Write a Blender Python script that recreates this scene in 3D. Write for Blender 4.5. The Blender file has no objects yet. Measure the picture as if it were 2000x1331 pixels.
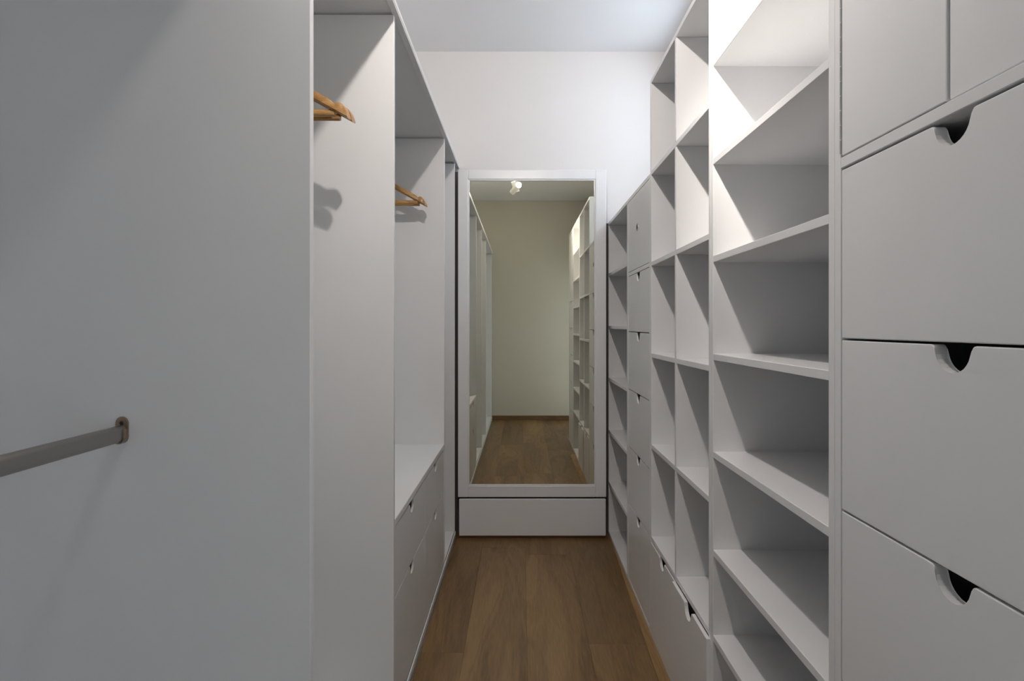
import bpy, bmesh, math, random
from mathutils import Vector, Matrix
random.seed(7)
SC = bpy.context.scene
COL = SC.collection

# ------------------------------------------------------------------ camera
cam_d = bpy.data.cameras.new('camera')
cam = bpy.data.objects.new('camera', cam_d)
COL.objects.link(cam)
cam.location = (0, 0, 1.3)
cam.rotation_euler = (math.radians(90), 0, 0)
cam_d.sensor_width = 36
cam_d.lens = 36 * 1100 / 2000
cam_d.shift_x = -18 / 2000
cam_d.shift_y = -28.5 / 2000
cam_d.clip_start = 0.02
SC.camera = cam

# ------------------------------------------------------------------ world, light, exposure
world = bpy.data.worlds.new('world')
SC.world = world
world.use_nodes = True
world.node_tree.nodes['Background'].inputs[0].default_value = (0.62, 0.76, 1.0, 1)
world.node_tree.nodes['Background'].inputs[1].default_value = 1.0
SC.view_settings.view_transform = 'Standard'
SC.view_settings.look = 'None'
SC.view_settings.gamma = 1
SC.view_settings.use_curve_mapping = False
SC.view_settings.exposure = 0.0

def spot(name, loc, direction, power, color, angle=170, blend=1.0, radius=0.028):
    d = bpy.data.lights.new(name, 'SPOT')
    d.energy = power; d.color = color
    d.spot_size = math.radians(angle); d.spot_blend = blend
    d.shadow_soft_size = radius
    o = bpy.data.objects.new(name, d); COL.objects.link(o)
    o.location = loc
    o.rotation_euler = Vector(direction).to_track_quat('-Z', 'Y').to_euler()
    return o
LAMP_A = Vector((-0.035, 0.78, 2.82)); DIR_A = Vector((0.50, 0.68, 0.42)).normalized()
LAMP_B = Vector((-0.085, 0.62, 2.905)); DIR_B = Vector((-0.22, 0.12, 0.65)).normalized()
spot('spot_spill', LAMP_A + DIR_A * 0.01, (0.22, 0.88, -0.68), 78, (1.0, 0.91, 0.84))
spot('spot_beam', LAMP_A + DIR_A * 0.01, (0.66, 0.46, -0.56), 350, (1.0, 0.93, 0.84), angle=52)
spot('spot_spill', LAMP_B + DIR_B * 0.01, DIR_B, 54, (1.0, 0.95, 0.86))
# daylight through the high window over the low units
wl_d = bpy.data.lights.new('window_daylight', 'AREA')
wl_d.shape = 'RECTANGLE'; wl_d.size = 0.80; wl_d.size_y = 0.66
wl_d.energy = 9.0; wl_d.color = (0.82, 0.90, 1.0)
wl = bpy.data.objects.new('window_daylight', wl_d); COL.objects.link(wl)
wl.location = (1.16, 2.98, 2.52)
wl.rotation_euler = Vector((-1, 0, 0)).to_track_quat('-Z', 'Y').to_euler()

# added fill light, out of view in the doorway right behind the camera
dl_d = bpy.data.lights.new('doorway_fill', 'AREA')
dl_d.shape = 'RECTANGLE'; dl_d.size = 0.70; dl_d.size_y = 1.9
dl_d.energy = 3.7; dl_d.color = (1.0, 1.0, 0.90)
dlo = bpy.data.objects.new('doorway_fill', dl_d); COL.objects.link(dlo)
dlo.location = (1.08, -0.33, 1.03)
dlo.rotation_euler = Vector((-1, 0, 0)).to_track_quat('-Z', 'Y').to_euler()

# ------------------------------------------------------------------ materials
def mat(name, color, rough=0.5, metal=0.0, noise=0.0, nscale=6.0, bump=0.0, bscale=300.0, spec=0.5):
    m = bpy.data.materials.new(name); m.use_nodes = True
    nt = m.node_tree; b = nt.nodes['Principled BSDF']
    b.inputs['Base Color'].default_value = (*color, 1)
    b.inputs['Roughness'].default_value = rough
    b.inputs['Metallic'].default_value = metal
    b.inputs['Specular IOR Level'].default_value = spec
    tc = nt.nodes.new('ShaderNodeTexCoord')
    if noise:
        n = nt.nodes.new('ShaderNodeTexNoise'); n.inputs['Scale'].default_value = nscale
        n.inputs['Detail'].default_value = 4
        nt.links.new(tc.outputs['Object'], n.inputs['Vector'])
        r = nt.nodes.new('ShaderNodeValToRGB')
        r.color_ramp.elements[0].position = 0.3; r.color_ramp.elements[1].position = 0.7
        r.color_ramp.elements[0].color = tuple(c * (1 - noise) for c in color) + (1,)
        r.color_ramp.elements[1].color = tuple(min(1, c * (1 + noise)) for c in color) + (1,)
        nt.links.new(n.outputs['Fac'], r.inputs['Fac'])
        nt.links.new(r.outputs['Color'], b.inputs['Base Color'])
    if bump:
        n2 = nt.nodes.new('ShaderNodeTexNoise'); n2.inputs['Scale'].default_value = bscale
        nt.links.new(tc.outputs['Object'], n2.inputs['Vector'])
        bp = nt.nodes.new('ShaderNodeBump'); bp.inputs['Strength'].default_value = bump
        bp.inputs['Distance'].default_value = 0.001
        nt.links.new(n2.outputs['Fac'], bp.inputs['Height'])
        nt.links.new(bp.outputs['Normal'], b.inputs['Normal'])
    return m

def wood(name, dark, light, grain_axis='Y', scale=1.0, rough=0.5, knots=True, vary=0.0):
    m = bpy.data.materials.new(name); m.use_nodes = True
    nt = m.node_tree; N = nt.nodes.new; L = nt.links.new
    b = nt.nodes['Principled BSDF']; b.inputs['Roughness'].default_value = rough
    tc = N('ShaderNodeTexCoord'); oi = N('ShaderNodeObjectInfo')
    off = N('ShaderNodeVectorMath'); off.operation = 'SCALE'
    comb = N('ShaderNodeCombineXYZ')
    for k in range(3): L(oi.outputs['Random'], comb.inputs[k])
    L(comb.outputs[0], off.inputs[0]); off.inputs['Scale'].default_value = 37.0
    add = N('ShaderNodeVectorMath'); add.operation = 'ADD'
    L(tc.outputs['Object'], add.inputs[0]); L(off.outputs[0], add.inputs[1])
    mp = N('ShaderNodeMapping')
    s = {'X': (0.09, 1, 1), 'Y': (1, 0.09, 1), 'Z': (1, 1, 0.09)}[grain_axis]
    mp.inputs['Scale'].default_value = tuple(v * scale for v in s)
    L(add.outputs[0], mp.inputs['Vector'])
    fine = N('ShaderNodeTexNoise'); fine.inputs['Scale'].default_value = 140; fine.inputs['Detail'].default_value = 6
    L(mp.outputs[0], fine.inputs['Vector'])
    mp2 = N('ShaderNodeMapping')
    s2 = {'X': (0.13, 1, 1), 'Y': (1, 0.13, 1), 'Z': (1, 1, 0.13)}[grain_axis]
    mp2.inputs['Scale'].default_value = tuple(v * scale for v in s2)
    L(add.outputs[0], mp2.inputs['Vector'])
    cath = N('ShaderNodeTexNoise'); cath.inputs['Scale'].default_value = 5.5
    cath.inputs['Detail'].default_value = 3; cath.inputs['Distortion'].default_value = 0.9
    L(mp2.outputs[0], cath.inputs['Vector'])
    wv = N('ShaderNodeMath'); wv.operation = 'MULTIPLY'; wv.inputs[1].default_value = 46
    L(cath.outputs['Fac'], wv.inputs[0])
    sn = N('ShaderNodeMath'); sn.operation = 'SINE'; L(wv.outputs[0], sn.inputs[0])
    mr = N('ShaderNodeMapRange'); mr.inputs[1].default_value = -1; mr.inputs[2].default_value = 1
    mr.inputs[3].default_value = 0.0; mr.inputs[4].default_value = 1.0
    L(sn.outputs[0], mr.inputs[0])
    m1 = N('ShaderNodeMath'); m1.operation = 'MULTIPLY'; m1.inputs[1].default_value = 0.10; L(mr.outputs[0], m1.inputs[0])
    m2 = N('ShaderNodeMath'); m2.operation = 'MULTIPLY_ADD'; m2.inputs[1].default_value = 0.34
    L(fine.outputs['Fac'], m2.inputs[0]); L(m1.outputs[0], m2.inputs[2])
    m3 = N('ShaderNodeMath'); m3.operation = 'MULTIPLY_ADD'; m3.inputs[1].default_value = 0.62
    L(cath.outputs['Fac'], m3.inputs[0]); L(m2.outputs[0], m3.inputs[2])
    r = N('ShaderNodeValToRGB')
    r.color_ramp.elements[0].position = 0.36; r.color_ramp.elements[1].position = 0.72
    r.color_ramp.elements[0].color = (*dark, 1); r.color_ramp.elements[1].color = (*light, 1)
    L(m3.outputs[0], r.inputs['Fac'])
    hsv = N('ShaderNodeHueSaturation')
    vr = N('ShaderNodeMapRange'); vr.inputs[3].default_value = 1 - vary; vr.inputs[4].default_value = 1 + vary
    L(oi.outputs['Random'], vr.inputs[0]); L(vr.outputs[0], hsv.inputs['Value'])
    L(r.outputs['Color'], hsv.inputs['Color'])
    out = hsv.outputs['Color']
    if knots:
        mk = N('ShaderNodeMapping'); mk.inputs['Scale'].default_value = (1.0, 0.35, 1.0); L(add.outputs[0], mk.inputs['Vector'])
        vo = N('ShaderNodeTexVoronoi'); vo.inputs['Scale'].default_value = 5.0
        L(mk.outputs[0], vo.inputs['Vector'])
        kr = N('ShaderNodeMapRange'); kr.inputs[1].default_value = 0.03; kr.inputs[2].default_value = 0.13
        kr.inputs[3].default_value = 0.55; kr.inputs[4].default_value = 1.0
        L(vo.outputs['Distance'], kr.inputs[0])
        mx = N('ShaderNodeVectorMath'); mx.operation = 'SCALE'
        L(out, mx.inputs[0]); L(kr.outputs[0], mx.inputs['Scale']); out = mx.outputs[0]
    L(out, b.inputs['Base Color'])
    bp = N('ShaderNodeBump'); bp.inputs['Strength'].default_value = 0.15; bp.inputs['Distance'].default_value = 0.0006
    L(fine.outputs['Fac'], bp.inputs['Height']); L(bp.outputs['Normal'], b.inputs['Normal'])
    return m

M_WHITE = mat('white_lacquer', (0.905, 0.91, 0.925), 0.30, noise=0.012, nscale=5, bump=0.05, bscale=240)
M_WARD = mat('white_melamine', (0.84, 0.85, 0.86), 0.45, noise=0.012, nscale=5, bump=0.05, bscale=240)
M_WALL = mat('wall_paint', (0.89, 0.87, 0.855), 0.85, noise=0.015, nscale=2, bump=0.12, bscale=120, spec=0.2)
M_REAR = mat('cream_wall_paint', (0.66, 0.635, 0.55), 0.85, noise=0.015, nscale=2, bump=0.12, bscale=120, spec=0.2)
M_CEIL = mat('ceiling_paint', (0.90, 0.90, 0.90), 0.9, noise=0.01, nscale=2, bump=0.08, bscale=120, spec=0.2)
M_FLOOR = wood('oak_floor', (0.135, 0.070, 0.022), (0.295, 0.178, 0.074), 'Y', 1.0, 0.42, True, 0.16)
M_TRIMWOOD = wood('oak_trim', (0.24, 0.135, 0.05), (0.46, 0.29, 0.125), 'Y', 1.0, 0.45, False)
M_BASEWOOD = wood('dark_oak_baseboard', (0.10, 0.055, 0.028), (0.26, 0.15, 0.075), 'X', 1.0, 0.45, False)
M_HANGER = wood('varnished_beech', (0.34, 0.17, 0.055), (0.66, 0.40, 0.16), 'X', 2.5, 0.3, False)
M_SUB = mat('screed', (0.05, 0.04, 0.03), 0.9)
M_STEEL = mat('brushed_steel', (0.36, 0.34, 0.32), 0.36, 1.0, bump=0.15, bscale=500)
M_BRONZE = mat('aged_nickel', (0.34, 0.27, 0.21), 0.35, 1.0, noise=0.1, nscale=60)
M_CHROME = mat('chrome', (0.75, 0.75, 0.76), 0.15, 1.0)
M_ALU = mat('anodised_aluminium', (0.62, 0.63, 0.66), 0.35, 1.0)
M_DARK = mat('dark_screw_joint_shade', (0.03, 0.028, 0.026), 0.7)
M_LAMP = mat('white_lamp_enamel', (0.80, 0.79, 0.77), 0.35)
M_MIRROR = mat('mirror_glass', (0.82, 0.80, 0.67), 0.0, 1.0)
M_GLASS = bpy.data.materials.new('window_glass'); M_GLASS.use_nodes = True
_b = M_GLASS.node_tree.nodes['Principled BSDF']
_b.inputs['Transmission Weight'].default_value = 1.0; _b.inputs['Roughness'].default_value = 0.0; _b.inputs['IOR'].default_value = 1.02
M_BULB = bpy.data.materials.new('lit_bulb'); M_BULB.use_nodes = True
_b = M_BULB.node_tree.nodes['Principled BSDF']
_b.inputs['Emission Color'].default_value = (1, 0.95, 0.86, 1); _b.inputs['Emission Strength'].default_value = 9

# ------------------------------------------------------------------ helpers
def link(name, bm, m, parent=None, smooth=False):
    bmesh.ops.recalc_face_normals(bm, faces=bm.faces)
    me = bpy.data.meshes.new(name); bm.to_mesh(me); bm.free()
    me.materials.append(m)
    if smooth:
        for p in me.polygons: p.use_smooth = True
    o = bpy.data.objects.new(name, me); COL.objects.link(o)
    if parent: o.parent = parent
    return o
def tag(o, label=None, cat=None, group=None, kind=None):
    if label: o['label'] = label
    if cat: o['category'] = cat
    if group: o['group'] = group
    if kind: o['kind'] = kind
    return o
def thing(name, label, cat, loc=(0, 0, 0), group=None):
    o = bpy.data.objects.new(name, None); COL.objects.link(o)
    o.empty_display_size = 0.05; o.location = loc
    return tag(o, label, cat, group)
def add_box(bm, x0, x1, y0, y1, z0, z1, bev=0.0):
    r = bmesh.ops.create_cube(bm, size=1.0)
    vs = r['verts']
    for v in vs:
        v.co = Vector(((x0 + x1) / 2 + v.co.x * (x1 - x0), (y0 + y1) / 2 + v.co.y * (y1 - y0), (z0 + z1) / 2 + v.co.z * (z1 - z0)))
    if bev:
        es = list({e for v in vs for e in v.link_edges})
        bmesh.ops.bevel(bm, geom=es, offset=bev, segments=1, profile=0.5, affect='EDGES')
def box(name, m, parent, x0, x1, y0, y1, z0, z1, bev=0.001):
    """A board in world coordinates: its mesh is built round its own centre, its parents stand unrotated."""
    bm = bmesh.new()
    cx, cy, cz = (x0 + x1) / 2, (y0 + y1) / 2, (z0 + z1) / 2
    add_box(bm, x0 - cx, x1 - cx, y0 - cy, y1 - cy, z0 - cz, z1 - cz, bev)
    o = link(name, bm, m, parent)
    off = Vector((0, 0, 0)); p = parent
    while p: off += p.location; p = p.parent
    o.location = Vector((cx, cy, cz)) - off
    return o
def prism(bm, pts, axis_from, axis_to, to3, bev=0.0):
    """extrude the closed 2-D outline pts between two depths"""
    a = [bm.verts.new(to3(p, axis_from)) for p in pts]
    b = [bm.verts.new(to3(p, axis_to)) for p in pts]
    fa = bm.faces.new(a); fb = bm.faces.new(list(reversed(b)))
    n = len(pts)
    for i in range(n):
        bm.faces.new([a[i], b[i], b[(i + 1) % n], a[(i + 1) % n]])
    if bev:
        es = list(set(fa.edges) | set(fb.edges))
        bmesh.ops.bevel(bm, geom=es, offset=bev, segments=2, profile=0.5, affect='EDGES')
def add_tube(bm, p0, p1, r, seg=24, caps=True, r2=None):
    p0, p1 = Vector(p0), Vector(p1); d = p1 - p0
    q = d.to_track_quat('Z', 'Y')
    r2 = r if r2 is None else r2
    mtx = Matrix.Translation((p0 + p1) / 2) @ q.to_matrix().to_4x4()
    bmesh.ops.create_cone(bm, cap_ends=caps, segments=seg, radius1=r, radius2=r2, depth=d.length, matrix=mtx)
def autosmooth(o, ang=40):
    for p in o.data.polygons: p.use_smooth = True
    try: o.data.set_sharp_from_angle(angle=math.radians(ang))
    except Exception: pass
    return o

def notch_outline(y0, y1, z0, z1, yc, r, f=0.006):
    """rectangle with a rounded finger scoop cut into its top edge"""
    pts = [(y0, z0), (y1, z0), (y1, z1)]
    # right fillet
    R = r; n = 14
    for k in range(4):
        a = math.pi / 2 + (math.pi / 2) * k / 3
        pts.append((yc + R + f + f * math.cos(a), z1 - f + f * math.sin(a)))
    cz = z1 - f
    for k in range(1, n):
        a = -math.pi * k / n
        pts.append((yc + R * math.cos(a), cz + (R) * math.sin(a)))
    for k in range(4):
        a = 0 + (math.pi / 2) * k / 3
        pts.append((yc - R - f + f * math.cos(a), z1 - f + f * math.sin(a)))
    pts.append((y0, z1))
    return pts

def drawer(parent, side, xf, depth, y0, y1, z0, z1, m, r=0.033, pull=0.0, t=0.018, label=None):
    """side=+1: opens towards -x (right-hand units); side=-1: opens towards +x (left-hand units)."""
    s = side
    ox = xf - s * pull                      # outer face
    cx, cy, cz = ox, (y0 + y1) / 2, (z0 + z1) / 2
    off = Vector((0, 0, 0)); p = parent
    while p: off += p.location; p = p.parent
    # tray
    bm = bmesh.new()
    a0, a1 = t, depth
    def bx(xa, xb, ya, yb, za, zb):
        add_box(bm, min(s * xa, s * xb), max(s * xa, s * xb), ya, yb, za, zb)
    hw, hh = (y1 - y0) / 2, (z1 - z0) / 2
    top = hh - 0.055
    bx(a0, a1, -hw + 0.012, -hw + 0.024, -hh + 0.02, top)
    bx(a0, a1, hw - 0.024, hw - 0.012, -hh + 0.02, top)
    bx(a1 - 0.012, a1, -hw + 0.024, hw - 0.024, -hh + 0.02, top)
    bx(a0, a1 - 0.012, -hw + 0.024, hw - 0.024, -hh + 0.02, -hh + 0.03)
    d = link('drawer', bm, M_WARD, parent)
    d.location = Vector((cx, cy, cz)) - off
    bm = bmesh.new()
    pts = notch_outline(-hw, hw, -hh, hh, 0, r)
    prism(bm, pts, 0, s * t, lambda q, dd: Vector((dd, q[0], q[1])), 0.0015)
    f = link('drawer_front', bm, m, d)
    if label: f['label'] = label
    return d

XR = 0.545          # front plane of the right-hand units
XL = -0.405         # front plane of the left-hand wardrobe
XRB = 0.902         # back of the right-hand units
XLB = -1.03
T = 0.018
H = 3.035
YE = 3.56; YB = -0.90
WL, WR = -1.05, 0.945

# ------------------------------------------------------------------ setting
fl = box('floor', M_SUB, None, WL, WR, YB, YE, -0.12, -0.011, 0)
tag(fl, 'oak plank floor running the length of the narrow dressing room', 'floor', kind='structure')
seams = [-1.05, -0.98, -0.73, -0.48, -0.229, 0.024, 0.277, 0.53, 0.783, 0.945]
plank_meshes = {}
starts = [-0.2, 0.35, -0.55, 0.08, 0.93, -0.25, 0.62, -0.1, 0.4]
LEN = 1.29
for i in range(len(seams) - 1):
    xa, xb = seams[i], seams[i + 1]
    y = YB; nxt = YB + (starts[i] % LEN)
    if nxt - y < 0.2: nxt += LEN
    if i == 4: nxt = 0.72       # joints seen by the mirror wall
    if i == 5: nxt = 0.62
    if i == 3: nxt = 0.95
    while y < YE - 0.001:
        ye = min(nxt, YE)
        key = (round(xb - xa, 4), round(ye - y, 4))
        if key not in plank_meshes:
            bm = bmesh.new()
            add_box(bm, -key[0] / 2 + 0.0002, key[0] / 2 - 0.0002, -key[1] / 2 + 0.0002, key[1] / 2 - 0.0002, -0.011, 0, 0.0005)
            me = bpy.data.meshes.new('plank'); bmesh.ops.recalc_face_normals(bm, faces=bm.faces)
            bm.to_mesh(me); bm.free(); me.materials.append(M_FLOOR); plank_meshes[key] = me
        o = bpy.data.objects.new('plank', plank_meshes[key]); COL.objects.link(o)
        o.parent = fl
        o.location = Vector(((xa + xb) / 2, (y + ye) / 2, 0)) - fl.location
        y = ye; nxt = y + LEN
        if YE - nxt < 0.12 and YE - y < LEN + 0.12: nxt = YE
tag(box('ceiling', M_CEIL, None, WL - 0.1, WR + 0.1, YB - 0.1, YE + 0.1, H, H + 0.1, 0), 'plain white ceiling over the dressing room', 'ceiling', kind='structure')
tag(box('wall_end', M_WALL, None, WL - 0.1, WR + 0.1, YE, YE + 0.1, -0.12, H, 0), 'white end wall above and behind the tall mirror', 'wall', kind='structure')
tag(box('wall_rear', M_REAR, None, WL - 0.1, WR + 0.1, YB - 0.1, YB, -0.12, H, 0), 'cream rear wall seen only in the mirror', 'wall', kind='structure')
tag(box('wall_left', M_WALL, None, WL - 0.1, WL, YB, YE, -0.12, H, 0), 'white wall behind the wardrobe', 'wall', kind='structure')
# right wall with an opening for the high window over the low units
wy0, wy1, wz0, wz1 = 2.55, 3.42, 2.15, 2.90
dy0, dy1 = -0.72, 0.06
bm = bmesh.new()
def wbx(y0, y1, z0, z1): add_box(bm, WR, WR + 0.1, y0, y1, z0, z1)
wbx(YB, dy0, -0.12, H); wbx(dy1, wy0, -0.12, H); wbx(dy0, dy1, 2.05, H); wbx(dy0, dy1, -0.12, 0.0); wbx(wy1, YE, -0.12, H); wbx(wy0, wy1, -0.12, wz0); wbx(wy0, wy1, wz1, H)
tag(link('wall_right', bm, M_WALL), 'white wall behind the shelving with a high window over the low units', 'wall', kind='structure')
bm = bmesh.new()
for (a, b, c, d) in ((wy0, wy1, wz0, wz0 + 0.04), (wy0, wy1, wz1 - 0.04, wz1), (wy0, wy0 + 0.04, wz0 + 0.04, wz1 - 0.04), (wy1 - 0.04, wy1, wz0 + 0.04, wz1 - 0.04)):
    add_box(bm, WR + 0.03, WR + 0.08, a, b, c, d, 0.002)
win = tag(link('window_1', bm, M_WHITE), 'white framed high window over the low shelving', 'window', kind='structure')
box('pane', M_GLASS, win, WR + 0.053, WR + 0.057, wy0 + 0.04, wy1 - 0.04, wz0 + 0.04, wz1 - 0.04, 0)
bm = bmesh.new()
for (a, b_, c, d) in ((dy0 - 0.06, dy0, 0, 2.11), (dy1, dy1 + 0.06, 0, 2.11), (dy0, dy1, 2.05, 2.11)):
    add_box(bm, WR - 0.014, WR + 0.0, a, b_, c, d, 0.002)
tag(link('door_1', bm, M_WHITE), 'white casing of the open doorway behind the camera at the right', 'door', kind='structure')
# baseboards and the tapering wooden filler strip along the right-hand units
tag(box('baseboard_rear', M_BASEWOOD, None, WL, WR, YB, YB + 0.014, 0, 0.062, 0.002), 'brown wooden baseboard along the rear wall, seen in the mirror', 'baseboard', kind='structure')
tag(box('baseboard_end', M_BASEWOOD, None, -0.387, 0.521, 3.452, 3.468, 0, 0.014, 0.001), 'low brown wooden strip on the floor under the white panel below the mirror', 'baseboard', kind='structure')
bm = bmesh.new()
prism(bm, [(0.497, 1.2), (XR - 0.001, 1.2), (XR - 0.001, 3.30), (0.5405, 3.30), (0.519, 2.69), (0.497, 1.87)], 0.0002, 0.0035, lambda q, d: Vector((q[0], q[1], d)), 0.0005)
tag(link('trim_1', bm, M_TRIMWOOD), 'narrow tapering strip of lighter wood along the foot of the right-hand units', 'trim', kind='structure')

# ------------------------------------------------------------------ right-hand units
ZL = 1.946          # top of the low units
ZT = 2.336          # top of the tall units
Z0 = 0.016

def carcass(t, y0, y1, ztop, shelf_tops, back=True, m=M_WHITE, left=True, right=True, base=True, xf=XR):
    """side panels, top, bottom and shelves of an open unit; y0 is the near side"""
    if left: box('side_panel', m, t, xf, XRB - 0.006, y0, y0 + T, 0.0005, ztop - T)
    if right: box('side_panel', m, t, xf, XRB - 0.006, y1 - T, y1, 0.0005, ztop - T)
    box('top_panel', m, t, xf, XRB, y0, y1, ztop - T, ztop)
    if base: box('base_panel', m, t, xf, XRB - 0.006, y0 + T, y1 - T, 0.0005, Z0 + 0.004)
    if back: box('back_panel', m, t, XRB - 0.006, XRB, y0, y1, 0.001, ztop - T, 0)
    for z in shelf_tops:
        box('shelf', m, t, xf + 0.0005, XRB - 0.006, y0 + T, y1 - T, z - T, z)

# column next to the mirror: low open bookcase
t = thing('bookcase', 'low narrow open white bookcase in the far corner right beside the tall mirror', 'bookcase', (0.73, 3.2, 0))
carcass(t, 2.884, 3.530, ZL, [1.627, 1.300, 0.978, 0.652, 0.331])

# drawer tower
t = thing('drawer_tower', 'low white drawer tower with a small hinged door above a stack of drawers', 'drawers', (0.73, 2.62, 0))
carcass(t, 2.379, 2.883, ZL, [1.570])
def door_with_hole(parent, xf, y0, y1, z0, z1, yc, zc, r, name='door'):
    bm = bmesh.new()
    n = 20
    outer = [(y0, z0), (y1, z0), (y1, z1), (y0, z1)]
    for x in (xf, xf + T):
        ring = [bm.verts.new((x, yc + r * math.cos(2 * math.pi * k / n + math.pi / 4), zc + r * math.sin(2 * math.pi * k / n + math.pi / 4))) for k in range(n)]
        oc = [bm.verts.new((x, *p)) for p in ((y1, z1), (y0, z1), (y0, z0), (y1, z0))]
        for c in range(4):
            q = n // 4
            arc = [ring[(c * q + k) % n] for k in range(q + 1)]
            bm.faces.new([oc[c]] + arc + [oc[(c + 1) % 4]]) if False else bm.faces.new([oc[(c + 1) % 4], oc[c]] + arc)
        if x == xf: r0, o0 = ring, oc
        else: r1, o1 = ring, oc
    for k in range(n): bm.faces.new([r0[k], r1[k], r1[(k + 1) % n], r0[(k + 1) % n]])
    for k in range(4): bm.faces.new([o0[k], o1[k], o1[(k + 1) % 4], o0[(k + 1) % 4]])
    o = link(name, bm, M_WHITE, parent)
    o.location = -parent.location
    return o
g = 0.0018
dr = door_with_hole(t, XR + 0.001, 2.379 + T + g, 2.883 - T - g, 1.5725, ZL - T - 0.002, 2.641, 1.763, 0.0135)
bm = bmesh.new()
R0 = 0.0175
def add_ring(bm, c, r_in, r_out, x0, x1, n=24):
    vs = []
    for k in range(n):
        a = 2 * math.pi * k / n; cy, cz = math.cos(a), math.sin(a)
        vs.append([bm.verts.new((x0, c[0] + r_in * cy, c[1] + r_in * cz)), bm.verts.new((x0, c[0] + r_out * cy, c[1] + r_out * cz)),
                   bm.verts.new((x1, c[0] + r_out * cy, c[1] + r_out * cz)), bm.verts.new((x1, c[0] + r_in * cy, c[1] + r_in * cz))])
    for k in range(n):
        a, b = vs[k], vs[(k + 1) % n]
        for j in range(4): bm.faces.new([a[j], a[(j + 1) % 4], b[(j + 1) % 4], b[j]])
add_ring(bm, (2.641, 1.763), 0.011, 0.018, XR - 0.002, XR + 0.012)
rg = link('finger_hole_ring', bm, M_CHROME, dr); rg['label'] = 'small grey metal ring lining the finger hole'
rg.parent = dr
DT = [1.550, 1.268, 0.978, 0.688, 0.400]
for k, zt in enumerate(DT):
    zb = (DT[k + 1] + 0.004) if k < 4 else Z0 + 0.006
    drawer(t, 1, XR + 0.001, 0.34, 2.379 + T + g, 2.883 - T - g, zb, zt, M_WHITE, r=0.037, t=0.008)

# tall cubbies: two columns with two drawers below
t = thing('cubby_bookcase', 'tall white bookcase of two narrow columns of cubbies above two drawers', 'bookcase', (0.73, 2.0, 0))
y0, ym, y1 = 1.6195, 1.991, 2.378
CT = [1.951, 1.569, 1.186, 0.804, 0.418]
carcass(t, y0, y1, ZT, [], base=True)
zs = [ZT - T] + CT
for z in CT:
    box('shelf', M_WHITE, t, XR + 0.0005, XRB - 0.006, y0 + T, y1 - T, z - T, z)
for k in range(len(CT)):
    box('divider', M_WHITE, t, XR + 0.0003, XRB - 0.006, ym - T / 2, ym + T / 2, zs[k + 1], (zs[k] if k == 0 else zs[k] - T))
box('divider', M_WHITE, t, XR + 0.022, XRB - 0.006, ym - T / 2, ym + T / 2, Z0 + 0.004, CT[-1] - T)
drawer(t, 1, XR + 0.001, 0.34, ym + 0.002, y1 - T - g, Z0 + 0.006, 0.394, M_WHITE, pull=0.003, t=0.010, r=0.036)
drawer(t, 1, XR + 0.001, 0.34, y0 + 0.003, ym - 0.001, Z0 + 0.006, 0.397, M_WHITE, pull=0.0125, t=0.012, r=0.037, label='white drawer front left slightly ajar')

# wide open column
t = thing('bookcase', 'tall wide open white bookcase brightly lit at the top, between cubbies and nearest drawers', 'bookcase', (0.73, 1.3, 0))
carcass(t, 0.981, 1.6190, ZT, [2.056, 1.776, 1.499, 1.221, 0.943, 0.664, 0.4215], left=True)

# nearest cabinet: double doors over drawers
t = thing('cupboard', 'nearest tall white cupboard with double doors above three wide drawers with scooped pulls', 'cupboard', (0.73, 0.71, 0))
ya, yb = 0.448, 0.9795
carcass(t, ya, yb, ZT, [1.587, 0.4])
zt, zb = ZT - T - 0.002, 1.5895
yc = 0.7225
dl = box('door', M_WHITE, t, XR + 0.001, XR + 0.001 + T, yc + 0.0015, yb - T - 0.0022, zb, zt)
dn = box('door', M_WHITE, t, XR + 0.0035, XR + 0.0035 + T, ya + T + g, yc - 0.0015, zb, zt)
# piano hinge on the far edge of the far door
bm = bmesh.new()
z = zb + 0.004
while z < zt - 0.03:
    add_tube(bm, (XR - 0.0006, yb - T - 0.0012, z), (XR - 0.0006, yb - T - 0.0012, z + 0.0225), 0.0014, 8)
    z += 0.025
o = link('piano_hinge', bm, M_ALU, dl); o.location = -(t.location + dl.location)
o['label'] = 'thin metal piano hinge of short knuckles'
# drawers (drawer 4 and 5 below the frame)
NT = [1.565, 1.2755, 0.9845, 0.6935]
for k, zt2 in enumerate(NT):
    zb2 = (NT[k + 1] + 0.0035) if k < 3 else 0.404
    drawer(t, 1, XR + 0.001, 0.34, ya + T + g, yb - T - g, zb2, zt2, M_WHITE, r=0.031)
drawer(t, 1, XR + 0.001, 0.34, ya + T + g, yb - T - g, Z0 + 0.006, 0.378, M_WHITE, r=0.031)

# ------------------------------------------------------------------ left-hand wardrobe
w = thing('wardrobe', 'long open white wardrobe with tall side panels, top pelmet and hanging rails', 'wardrobe', (-0.72, 1.3, 0))
ZU = 2.2895
PY = [(-0.885, -0.867), (0.392, 0.410), (1.081, 1.099), (1.789, 1.807), (2.97, 2.988), (3.427, 3.445)]
for a, b in PY:
    box('side_panel', M_WARD, w, XLB + 0.006, XL, a, b, 0.006, ZU)
box('top_panel', M_WARD, w, XLB, XL + 0.016, PY[0][0], 3.552, 2.2955, 2.3095)
box('upper_track', M_WARD, w, XL - 0.006, XL + 0.0145, PY[0][0], 3.552, 2.290, 2.2955, 0.0005)
box('back_panel', M_WARD, w, XLB, XLB + 0.006, PY[0][0], 3.445, 0.006, ZU, 0)
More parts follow.
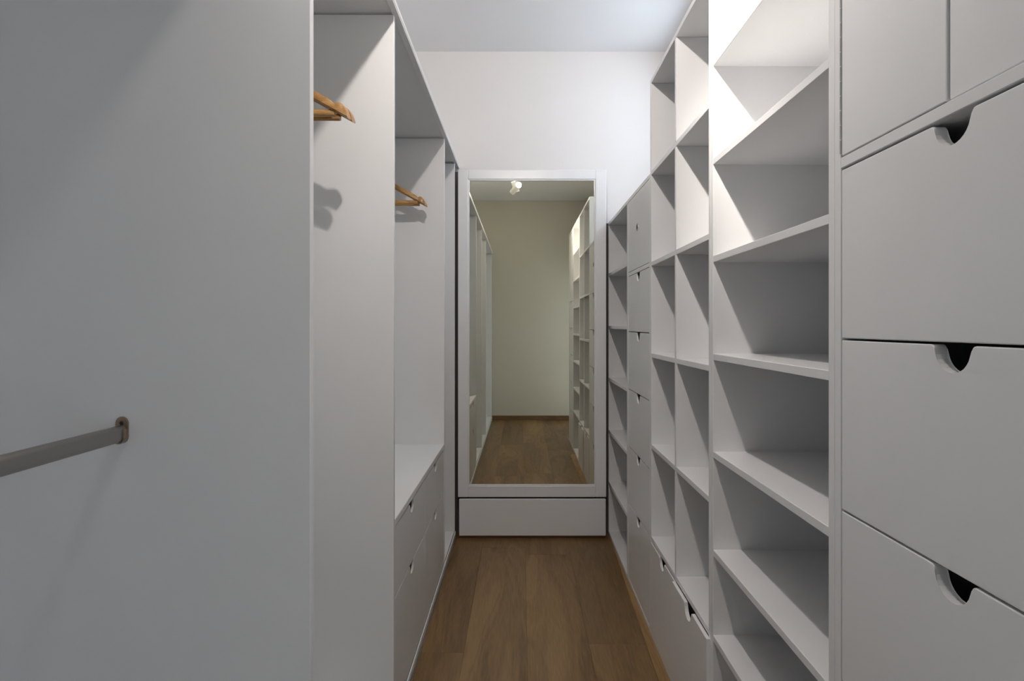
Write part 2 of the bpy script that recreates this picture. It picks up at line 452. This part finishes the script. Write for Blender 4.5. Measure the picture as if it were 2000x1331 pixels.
# base boards between the panels and the aluminium floor track
for (a, b) in zip(PY[:-1], PY[1:]):
    box('base_panel', M_WARD, w, XLB + 0.006, XL - 0.003, a[1], b[0], 0.002, 0.05 if a[0] < 1.8 or a[0] > 2 else 0.02)
tr = box('floor_track', M_ALU, w, XL - 0.001, XL + 0.006, PY[0][0], 3.445, 0.0003, 0.006, 0)
box('track_rib', M_WARD, tr, XL + 0.0002, XL + 0.0050, PY[0][0], 3.445, 0.024, 0.044, 0)
box('track_rib', M_ALU, tr, XL + 0.0035, XL + 0.0060, PY[0][0], 3.445, 0.006, 0.011, 0)

def oval(x, z, w2, h2, n=10):
    """upright stadium outline, half width w2, half height h2"""
    d = h2 - w2
    return [(x + w2 * math.cos(math.pi * k / n), z + d + w2 * math.sin(math.pi * k / n)) for k in range(n + 1)] + \
           [(x + w2 * math.cos(math.pi + math.pi * k / n), z - d + w2 * math.sin(math.pi + math.pi * k / n)) for k in range(n + 1)]
def rail(parent, x, z, ya, yb, w2, h2, bracket_m, rail_m):
    bm = bmesh.new()
    prism(bm, oval(x, z, w2, h2), ya + 0.003, yb - 0.003, lambda q, d: Vector((q[0], d, q[1])), 0)
    o = autosmooth(link('hanging_rail', bm, rail_m, parent)); o.location = -parent.location
    for ye, s in ((yb, -1), (ya, 1)):
        bm = bmesh.new()
        top = z + h2 + 0.016
        bot = z - h2 - 0.003
        prism(bm, oval(x, (top + bot) / 2, w2 + 0.0035, (top - bot) / 2), ye, ye + s * 0.003, lambda q, d: Vector((q[0], d, q[1])), 0.0006)
        n = 10; ring = []      # U-shaped cup holding the rail from below
        prof = [(w2, h2 - w2 + 0.002)] + [(w2 * math.cos(-math.pi * k / n), -(h2 - w2) + w2 * math.sin(-math.pi * k / n)) for k in range(n + 1)] + [(-w2, h2 - w2 + 0.002)]
        for q in prof:
            cz = min(max(q[1], -(h2 - w2)), h2)
            dx, dz = q[0], q[1] - cz
            L = math.hypot(dx, dz) or 1
            ring.append([bm.verts.new((x + q[0] + dx / L * e, yy, z + q[1] + dz / L * e)) for e, yy in ((0.0004, ye + s * 0.003), (0.0028, ye + s * 0.003), (0.0028, ye + s * 0.013), (0.0004, ye + s * 0.013))])
        for p, q in zip(ring[:-1], ring[1:]):
            for j in range(4): bm.faces.new([p[j], p[(j + 1) % 4], q[(j + 1) % 4], q[j]])
        bm.faces.new(ring[0]); bm.faces.new(ring[-1])
        br = autosmooth(link('rail_bracket', bm, bracket_m, o), 30)
        br['label'] = 'bronze coloured rail bracket with a screw in its tab'
        bm = bmesh.new()
        zs_ = top - w2 - 0.0035
        add_tube(bm, (x, ye + s * 0.0035, zs_), (x, ye + s * 0.005, zs_), 0.0040, 16, r2=0.003)
        add_tube(bm, (x, ye + s * 0.0048, zs_), (x, ye + s * 0.0056, zs_), 0.0016, 6)
        sc = link('screw', bm, M_DARK, o); sc['label'] = 'dark screw in the bracket tab'
    return o
rail(w, -0.765, 1.094, 0.410, 1.081, 0.0085, 0.0162, M_BRONZE, M_STEEL)
RX, RZ = -0.735, 2.115
rail(w, RX, RZ - 0.0025, 1.099, 1.789, 0.0075, 0.015, M_BRONZE, M_STEEL)
rail(w, RX, RZ + 0.0255, 1.807, 2.970, 0.0075, 0.015, M_BRONZE, M_STEEL)

# bench with four drawers inside the wardrobe
b = w
bxb = XLB + 0.008
ya, yb, ym = 1.8085, 2.9685, 2.3885
box('bench_top', M_WARD, b, bxb, XL + 0.0, ya, yb, 0.654, 0.678, 0.0015)
box('bench_side', M_WARD, b, bxb, XL - 0.003, ya, ya + T, 0.0205, 0.654)
box('bench_side', M_WARD, b, bxb, XL - 0.003, yb - T, yb, 0.0205, 0.654)
box('bench_divider', M_WARD, b, bxb, XL - 0.024, ym - T / 2, ym + T / 2, 0.0205, 0.654)
box('bench_back', M_WARD, b, bxb, bxb + 0.006, ya + T, yb - T, 0.0205, 0.654, 0)
for (p, q) in ((ya + 0.002, ym - 0.001), (ym + 0.001, yb - 0.002)):
    drawer(b, -1, XL - 0.002, 0.5, p, q, 0.4225, 0.646, M_WARD, r=0.036, t=0.008)
    drawer(b, -1, XL - 0.002, 0.5, p, q, 0.052, 0.4195, M_WARD, r=0.036, t=0.008)

# ------------------------------------------------------------------ mirror door and panel below it
ZMB, ZMT = 0.2555, 2.252
F0, F1 = -0.3855, 0.5185        # outer edges
YF = 3.43
mf = thing('mirror', 'tall wall mirror in a broad white frame closing the end of the room', 'mirror', ((F0 + F1) / 2, YF, ZMB))
sw = 0.062
box('frame_stile', M_WHITE, mf, F0, F0 + sw, YF, YF + 0.045, ZMB, ZMT, 0.003)
box('frame_stile', M_WHITE, mf, F1 - sw - 0.004, F1, YF, YF + 0.045, ZMB, ZMT, 0.003)
box('frame_rail', M_WHITE, mf, F0 + sw, F1 - sw - 0.004, YF, YF + 0.045, ZMB, ZMB + 0.070, 0.003)
box('frame_rail', M_WHITE, mf, F0 + sw, F1 - sw - 0.004, YF, YF + 0.045, ZMT - 0.058, ZMT, 0.003)
box('mirror_glass', M_MIRROR, mf, F0 + sw - 0.004, F1 - sw, YF + 0.010, YF + 0.014, ZMB + 0.064, ZMT - 0.054, 0)
box('frame_back', M_WHITE, mf, F0 + 0.002, F1 - 0.002, YF + 0.045, YF + 0.06, ZMB, ZMT - 0.002, 0)
# inner moulding lip
lip = 0.007
bm = bmesh.new()
xa, xb, za, zb = F0 + sw, F1 - sw - 0.004, ZMB + 0.070, ZMT - 0.058
for (p, q, r_, s) in ((xa, xa + lip, za, zb), (xb - lip, xb, za, zb), (xa + lip, xb - lip, za, za + lip), (xa + lip, xb - lip, zb - lip, zb)):
    add_box(bm, p, q, YF + 0.004, YF + 0.0095, r_, s, 0.001)
o = link('glazing_bead', bm, M_WHITE, mf); o.location = -mf.location
pn = box('cabinet_panel', M_WHITE, None, F0 + 0.006, F1 - 0.002, YF + 0.002, YF + 0.022, 0.0185, 0.244, 0.004)
tag(pn, 'plain white rectangular panel under the tall mirror, just above the floor', 'panel')
# added boards, coloured dark as the shade in the gaps round the mirror
M_GAP_SHADE = mat('grey_gap_shade', (0.11, 0.10, 0.10), 0.8)
tag(box('gap_shade_left', M_GAP_SHADE, None, -0.46, -0.34, 3.534, YE, 0.0005, 2.268, 0), 'added dark board standing in for the shade in the gap left of the mirror frame', 'trim', kind='structure')
tag(box('gap_shade_right', M_GAP_SHADE, None, 0.49, 0.60, 3.534, YE, 0.0005, 1.944, 0), 'added dark board standing in for the shade in the gap right of the mirror frame', 'trim', kind='structure')
tag(box('joint_shade', M_DARK, None, F0 + 0.004, F1 - 0.004, 3.492, 3.53, 0.0005, 0.30, 0), 'added dark board standing in for the shade in the joint between the mirror and the panel below it', 'trim', kind='structure')

# ------------------------------------------------------------------ spotlights on the ceiling
def spotlight(label, lens, direction, mount_xy):
    t = thing('ceiling_spotlight', label, 'lamp', (mount_xy[0], mount_xy[1], H), 'spotlights on the ceiling')
    tail = lens - direction * 0.12
    off = t.location
    bm = bmesh.new(); add_tube(bm, tail - off, lens - direction * 0.001 - off, 0.032, 32)
    autosmooth(link('lamp_head', bm, M_LAMP, t))
    bm = bmesh.new(); add_tube(bm, lens - direction * 0.002 - off, lens + direction * 0.0015 - off, 0.027, 32)
    o = link('lens', bm, M_BULB, t); o['label'] = 'glowing round lens'
    bm = bmesh.new(); add_tube(bm, (0, 0, -0.022), (0, 0, 0), 0.045, 32)
    autosmooth(link('ceiling_rose', bm, M_LAMP, t))
    piv = lens - direction * 0.07
    bm = bmesh.new(); add_tube(bm, Vector((0, 0, -0.02)), piv - off, 0.007, 12)
    autosmooth(link('stem', bm, M_LAMP, t))
    return t
spotlight('white cylindrical ceiling spotlight turned towards the mirror', LAMP_A, DIR_A, (-0.04, 0.72))
spotlight('white cylindrical ceiling spotlight turned towards the rear wall', LAMP_B, DIR_B, (-0.04, 0.56))

# ------------------------------------------------------------------ coat hangers
def arm_mesh(s):
    """one shoulder of a curved wooden hanger with a strap notch near its tip; s = +1 / -1 along x"""
    bm = bmesh.new()
    U = [0, .08, .18, .3, .42, .54, .64, .72, .78, .82, .845, .86, .875, .89, .905, .92, .94, .955, .97, .98, .99, .996, 1.0]
    rings = []
    for u in U:
        x = 0.252 * u
        zb = -0.012 - 0.140 * u
        if u < 0.86:
            tk = 0.024 - 0.005 * math.exp(-((u - 0.86) / 0.03) ** 2)
        else:
            k = (u - 0.86) / 0.14
            tk = 0.019 + 0.012 * math.sin(min(1, k * 2.2) * math.pi / 2) if k < 0.45 else 0.031 * math.sqrt(max(0.0, 1 - ((k - 0.45) / 0.56) ** 2))
        zt = zb + max(tk, 0.0065)
        th = 0.0065 + 0.0055 * u ** 2
        y = 0.030 * u ** 2
        c = 0.003
        sec = [(-th, zb + c), (-th + c, zb), (th - c, zb), (th, zb + c), (th, zt - c), (th - c, zt), (-th + c, zt), (-th, zt - c)]
        rings.append([bm.verts.new((s * x, y + q[0], q[1])) for q in sec])
    for a, b in zip(rings[:-1], rings[1:]):
        for j in range(8): bm.faces.new([a[j], a[(j + 1) % 8], b[(j + 1) % 8], b[j]])
    bm.faces.new(rings[0]); bm.faces.new(list(reversed(rings[-1])))
    return bm
def make_hanger():
    t = thing('coat_hanger', 'x', 'hanger', group='wooden coat hangers on the wardrobe rails')
    for s in (1, -1): autosmooth(link('shoulder', arm_mesh(s), M_HANGER, t), 50)
    bm = bmesh.new()
    n = 12; prev = None
    for k in range(n + 1):
        x = -0.215 + 0.43 * k / n
        y = 0.030 * (x / 0.245) ** 2
        ring = [bm.verts.new((x, y + 0.0065 * math.cos(2 * math.pi * j / 10), -0.137 + 0.0100 * math.sin(2 * math.pi * j / 10))) for j in range(10)]
        if prev:
            for j in range(10): bm.faces.new([prev[j], prev[(j + 1) % 10], ring[(j + 1) % 10], ring[j]])
        else: bm.faces.new(ring)
        prev = ring
    bm.faces.new(list(reversed(prev)))
    autosmooth(link('trouser_bar', bm, M_HANGER, t), 50)
    # steel hook
    path = [Vector((0, 0, -0.012)), Vector((0, 0, 0.050))]
    rr = 0.0168
    cz = 0.082
    for k in range(13):
        a = math.radians(-70 + 230 * k / 12)
        path.append(Vector((rr * math.cos(a), 0, cz + rr * math.sin(a))))
    bm = bmesh.new(); prev = None
    for i, p in enumerate(path):
        d = (path[min(i + 1, len(path) - 1)] - path[max(i - 1, 0)]).normalized()
        nrm = Vector((0, 1, 0)); bi = d.cross(nrm)
        ring = [bm.verts.new(p + nrm * 0.0017 * math.cos(2 * math.pi * j / 8) + bi * 0.0017 * math.sin(2 * math.pi * j / 8)) for j in range(8)]
        if prev:
            for j in range(8): bm.faces.new([prev[j], prev[(j + 1) % 8], ring[(j + 1) % 8], ring[j]])
        else: bm.faces.new(ring)
        prev = ring
    bm.faces.new(list(reversed(prev)))
    autosmooth(link('hook', bm, M_CHROME, t), 60)
    return t
proto = make_hanger()
def place_hanger(x, y, rot, label, first=False, dz=0.0, tilt=0.0):
    if first: t = proto
    else:
        t = proto.copy(); COL.objects.link(t)
        for ch in list(proto.children):
            c = ch.copy(); COL.objects.link(c); c.parent = t
    t.location = (x, y, RZ + dz + 0.0125 - 0.0968); t.rotation_euler = (0, math.radians(tilt), math.radians(rot)); t['label'] = label
place_hanger(RX, 1.578, -8, 'wooden coat hanger in the nearer wardrobe bay, the front one of its pair', True)
place_hanger(RX, 1.618, -8, 'wooden coat hanger in the nearer wardrobe bay, behind the front one', tilt=-0.8)
place_hanger(RX, 2.830, -6, 'wooden coat hanger above the drawer bench, the front one of its pair', dz=0.028)
place_hanger(RX, 2.874, -6, 'wooden coat hanger above the drawer bench, behind the front one', dz=0.028)
